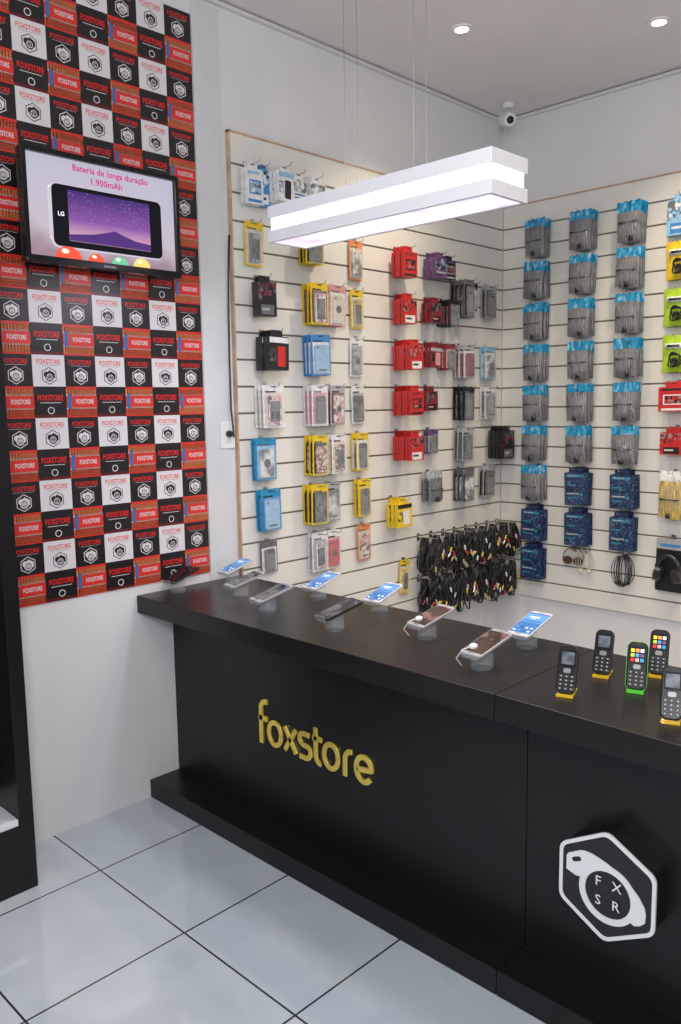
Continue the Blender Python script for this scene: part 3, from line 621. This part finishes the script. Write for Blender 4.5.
# ------------------------------------------------------------ smartphones on stands
acr=mat('clear_acrylic',(.8,.85,.88),.03,alpha=.14,spec=1.0,coat=1.0); TILT=math.radians(15); ZS=.056
def stand_src():
    r=thing('phone_display_stand','clear acrylic phone display stand on the black counter','display stand',group='phone display stands on the counter')
    b=MB(); b.lathe([(.031,.0),(.032,.002),(.032,ZS-.012),(.030,ZS-.01)],28); b.build('base',[acr],r,smooth=False)
    b=MB(); b.M=Matrix.Translation((0,.0,ZS))@Matrix.Rotation(TILT,4,'X'); b.box(-.028,.028,-.055,.04,-.002,.002); b.box(-.028,.028,-.0595,-.055,-.002,.016); b.box(-.02,.02,-.02,.02,-.012,-.002); b.build('cradle',[acr],r,bevel=.001)
    return r
stands=[]
def smart(x,y,kind,rz=0,sensor=False,label=''):
    global stands
    if not stands: s=stand_src(); s.location=(x,y,ZT); s.rotation_euler=(0,0,rz); stands.append(s)
    else: copy_thing(stands[0],(x,y,ZT),(0,0,rz))
    bodyc,scr=kind
    Mx=Matrix.Translation((x,y,ZT))@Matrix.Rotation(rz,4,'Z')@Matrix.Translation((0,0,ZS))@Matrix.Rotation(TILT,4,'X')@Matrix.Translation((0,.0215,.0025))
    r=thing('smartphone',label,'phone',group='smartphones displayed on the counter'); r.matrix_world=Mx
    w,h,t=.076,.152,.008
    b=MB(); b.M=Matrix.Rotation(-pi/2,4,'X'); b.prism([(x,-z) for x,z in rr(0,0,w,h,.011)],-t,0)
    bc={'white':(.55,.55,.57),'silver':(.36,.36,.37),'black':(.012,.012,.014)}[bodyc]
    b.build('body',[mat('phone_'+bodyc,bc,.22,coat=.4)],r,bevel=.0015)
    b=MB()
    if scr=='blue':
        M=[mat('screen_blue',(.04,.13,.33),.1,emit=.6),mat('screen_lightblue',(.09,.23,.48),.1,emit=.6),mat('screen_white',(.5,.58,.68),.1,emit=.6),mat('screen_deep',(.02,.07,.2),.1,emit=.6)]
        b.box(-w*.46,w*.46,-h*.41,h*.41,t,t+.0006,0); u=t+.0008
        b.box(-w*.46,w*.46,h*.02,h*.38,t,u,1); b.box(-w*.46,w*.46,h*.385,h*.41,t,u,3); b.box(-w*.3,w*.16,h*.22,h*.27,t,u+.0002,2); b.box(-w*.2,w*.06,h*.17,h*.19,t,u+.0002,2); b.box(-w*.4,w*.4,h*.06,h*.09,t,u+.0002,3)
        for i in range(4):
            for j in range(2): b.box(-w*.39+i*w*.21,-w*.28+i*w*.21,-h*(.36-.13*j),-h*(.305-.13*j),t,u+.0002,(2,1,3,2)[(i+j)%4])
    else:
        sm={'dark':mat('screen_dark',(.01,.01,.012),.05,spec=.4),'brown':pmat('screen_brown',[(.015,.012,.012),(.06,.025,.02),(.012,.012,.012),(.16,.08,.07)],22,.08,emit=.25,noise=True),'grey':pmat('screen_grey_reflection',[(.01,.01,.012),(.04,.04,.045),(.12,.125,.14),(.02,.02,.02)],14,.08,emit=.1,noise=True)}[scr]  # grey tones, and brown on one phone, are reflections painted into the colour
        M=[sm]; b.box(-w*.46,w*.46,-h*.41,h*.41,t,t+.0006)
    b.build('screen',M,r)
    mt=mat('phone_trim',(.3,.3,.32),.3,metal=.8)
    b=MB(); b.box(-.01,.01,h*.44,h*.45,t,t+.0006); b.build('speaker_grille',[mt],r)
    b=MB(); b.box(-.009,.009,-h*.46,-h*.43,t,t+.0008); b.build('home_button',[mt],r)
    if sensor:
        b=MB(); b.M=Matrix.Translation((-.014,-.04,t)); b.lathe([(.012,.0007),(.012,.006),(.008,.009)],16); b.tube([(0,0,.006),(-.015,-.03,.003),(-.03,-.045,-.02),(-.03,-.03,-.05)],.0015,6); b.build('security_sensor',[mat('sensor_white',(.7,.7,.7),.4)],r)
for a in ((.076,-2.419,('black','dark'),.1,False,'black smartphone with dark screen on clear stand'),
 (.10,-2.16,('white','blue'),0,False,'white smartphone with bright blue screen on clear stand'),
 (.339,-2.307,('silver','grey'),-.2,False,'silver smartphone with painted pale screen reflections on clear stand'),
 (.599,-2.392,('silver','grey'),-.15,False,'silver smartphone with painted grey screen reflections on clear stand'),
 (.592,-2.13,('white','blue'),0,False,'white smartphone with blue screen on clear stand'),
 (.95,-2.402,('black','grey'),-.2,False,'black smartphone with painted pale reflections on dark screen on clear stand'),
 (.907,-2.13,('white','blue'),.05,False,'white smartphone with bright blue icons on clear stand'),
 (1.236,-2.276,('silver','brown'),-.15,True,'silver smartphone with painted brown screen reflections and security sensor'),
 (1.538,-2.409,('silver','brown'),-.1,True,'silver smartphone with reddish screen and security sensor'),
 (1.525,-2.155,('white','blue'),0,False,'white smartphone with pale blue screen on clear stand')): smart(*a)
def keyphone(x,y,tint,scr,rz,label):
    tm={'yellow':mat('acrylic_yellow',(.95,.62,.03),.08,alpha=.5,spec=.8),'green':mat('acrylic_green',(.12,.75,.05),.15,alpha=.75)}[tint]
    r=thing('phone_easel',f'small {tint} translucent plastic phone easel on the counter','display stand',(x,y,ZT),(0,0,rz),group='coloured phone easels on the counter')
    A=math.radians(62)
    b=MB(); b.box(-.021,.021,-.028,.05,0,.002); b.M=Matrix.Translation((0,-.006,.002))@Matrix.Rotation(A,4,'X'); b.box(-.021,.021,0,.09,-.002,0); b.M=Matrix(); b.box(-.021,.021,-.030,-.028,0,.009)
    b.build('plastic_sheet',[tm],r,bevel=.0005)
    w,h,t=.05,.124,.0115
    p=thing('keypad_phone',label,'phone',group='keypad phones on easels')
    p.matrix_world=Matrix.Translation((x,y,ZT))@Matrix.Rotation(rz,4,'Z')@Matrix.Translation((0,-.0095,.0024))@Matrix.Rotation(A,4,'X')@Matrix.Translation((0,h/2,0.0))
    b=MB(); b.M=Matrix.Rotation(-pi/2,4,'X'); b.prism([(x,-z) for x,z in rr(0,0,w,h,.016,6)],-t,0)
    b.build('body',[mat('keyphone_black',(.006,.006,.007),.25,spec=.35)],p,bevel=.0035,seg=3)
    if tint=='green':
        b=MB(); b.M=Matrix.Rotation(-pi/2,4,'X'); b.ring([(x,-z) for x,z in rr(0,0,w+.003,h+.003,.0175,6)],[(x,-z) for x,z in rr(0,0,w+.0004,h+.0004,.016,6)],-t+.006,-.001); b.build('bumper',[mat('bumper_green',(.06,.42,.03),.4)],p)
    sm=mat('keyscreen_frame',(.01,.01,.012),.2,spec=.2)
    b=MB(); b.box(-w*.38,w*.38,.006,.049,t,t+.0006,0)
    if scr!='grey':
        cs=['red','green','yellow','pink','blue','orange','cyan','purple','white']
        for i in range(3):
            for j in range(3): b.box(-.0165+i*.0117,-.0075+i*.0117,.009+j*.0125,.018+j*.0125,t+.0006,t+.0009,1+(i*3+j))
        b.build('screen',[sm]+[mat('icon_'+c,C[c],.2,emit=.9) for c in cs],p)
    else:
        b.box(-w*.31,w*.31,.012,.044,t+.0006,t+.0009,1); b.build('screen',[sm,pmat('keyscreen_image',[(.02,.025,.035),(.05,.06,.08),(.12,.14,.17)],30,.25,emit=.15,noise=True)],p)
    km=mat('key_black',(.02,.02,.023),.35,spec=.35); kk=mat('key_mark',(.6,.6,.6),.5)
    b2=MB(); po=rr(0,-.004,.018,.012,.004); b2.add([(x,z,t+.0012) for x,z in po]+[(x,z,t) for x,z in po],[tuple(range(20))]+[(i,i+20,(i+1)%20+20,(i+1)%20) for i in range(20)]); b2.box(-.004,.004,-.006,-.002,t+.0012,t+.0016); b2.build('navigation_key',[mat('key_metal',(.2,.2,.21),.35,metal=.6)],p)
    for j in range(4):
        for i in range(3):
            b=MB(); b.M=Matrix.Translation(((i-1)*.0138,-.0185-j*.0104,t)); b.box(-.006,.006,-.0038,.0038,0,.0012,0); b.box(-.0014,.0014,-.0014,.0014,.0012,.0014,1); b.build('key',[km,kk],p,bevel=.0006)
keyphone(1.816,-2.44,'yellow','grey',.35,'black keypad phone with grey screen on yellow easel')
keyphone(1.814,-2.243,'yellow','grey',.3,'black keypad phone with dark screen on yellow easel')
keyphone(1.933,-2.295,'green','icons',.35,'black keypad phone with green edge and colourful icons on green easel')
keyphone(1.925,-2.144,'yellow','icons',.3,'black keypad phone with colourful icons on yellow easel')
keyphone(2.082,-2.434,'yellow','grey',.35,'black keypad phone with pale screen near counter edge')
# ------------------------------------------------------------ lights
def area(loc,target,sx,sy,e,col):
    l=D.lights.new('area','AREA'); l.shape='RECTANGLE'; l.size=sx; l.size_y=sy; l.energy=e; l.color=col
    o=D.objects.new('area_light',l); COL.objects.link(o); o.location=loc
    o.rotation_euler=(Vector(target)-Vector(loc)).to_track_quat('-Z','Y').to_euler(); return o
area((1.06,-2.26,2.14),(1.06,-2.26,0),.85,.15,10,(.9,.87,1))
area((3.0,-3.8,H-.05),(2.4,-3.2,0),1.2,.6,27,(1,.98,.97))
area((2.2,-6.4,1.9),(1.6,-2,1.0),3.5,2.2,36,(.82,.9,1))
area((3.1,-4.6,2.3),(1.0,-1.0,1.2),.35,.35,26,(1,.97,.95))
area((3.2,-4.4,2.0),(1.5,-2.5,3.2),.5,.5,18,(1,.97,.97))
w=D.worlds.new('world'); bpy.context.scene.world=w; w.use_nodes=True
w.node_tree.nodes['Background'].inputs[0].default_value=(.8,.87,1,1); w.node_tree.nodes['Background'].inputs[1].default_value=.28
# ------------------------------------------------------------ camera
yaw,pitch,roll=.7758,-.1296,-.0152
fw=Vector((-math.sin(yaw)*math.cos(pitch),math.cos(yaw)*math.cos(pitch),math.sin(pitch))); rt=Vector((math.cos(yaw),math.sin(yaw),0)); up=rt.cross(fw)
c,s=math.cos(roll),math.sin(roll); rt,up=rt*c+up*s,up*c-rt*s
M=Matrix((( rt.x,up.x,-fw.x,2.8241),(rt.y,up.y,-fw.y,-4.2777),(rt.z,up.z,-fw.z,1.5909),(0,0,0,1)))
cd=D.cameras.new('camera'); co=D.objects.new('camera',cd); COL.objects.link(co); co.matrix_world=M
cd.sensor_fit='VERTICAL'; cd.sensor_height=36; cd.lens=823.5/1024*36; cd.clip_start=.05
bpy.context.scene.camera=co
bpy.context.scene.view_settings.view_transform='Standard'
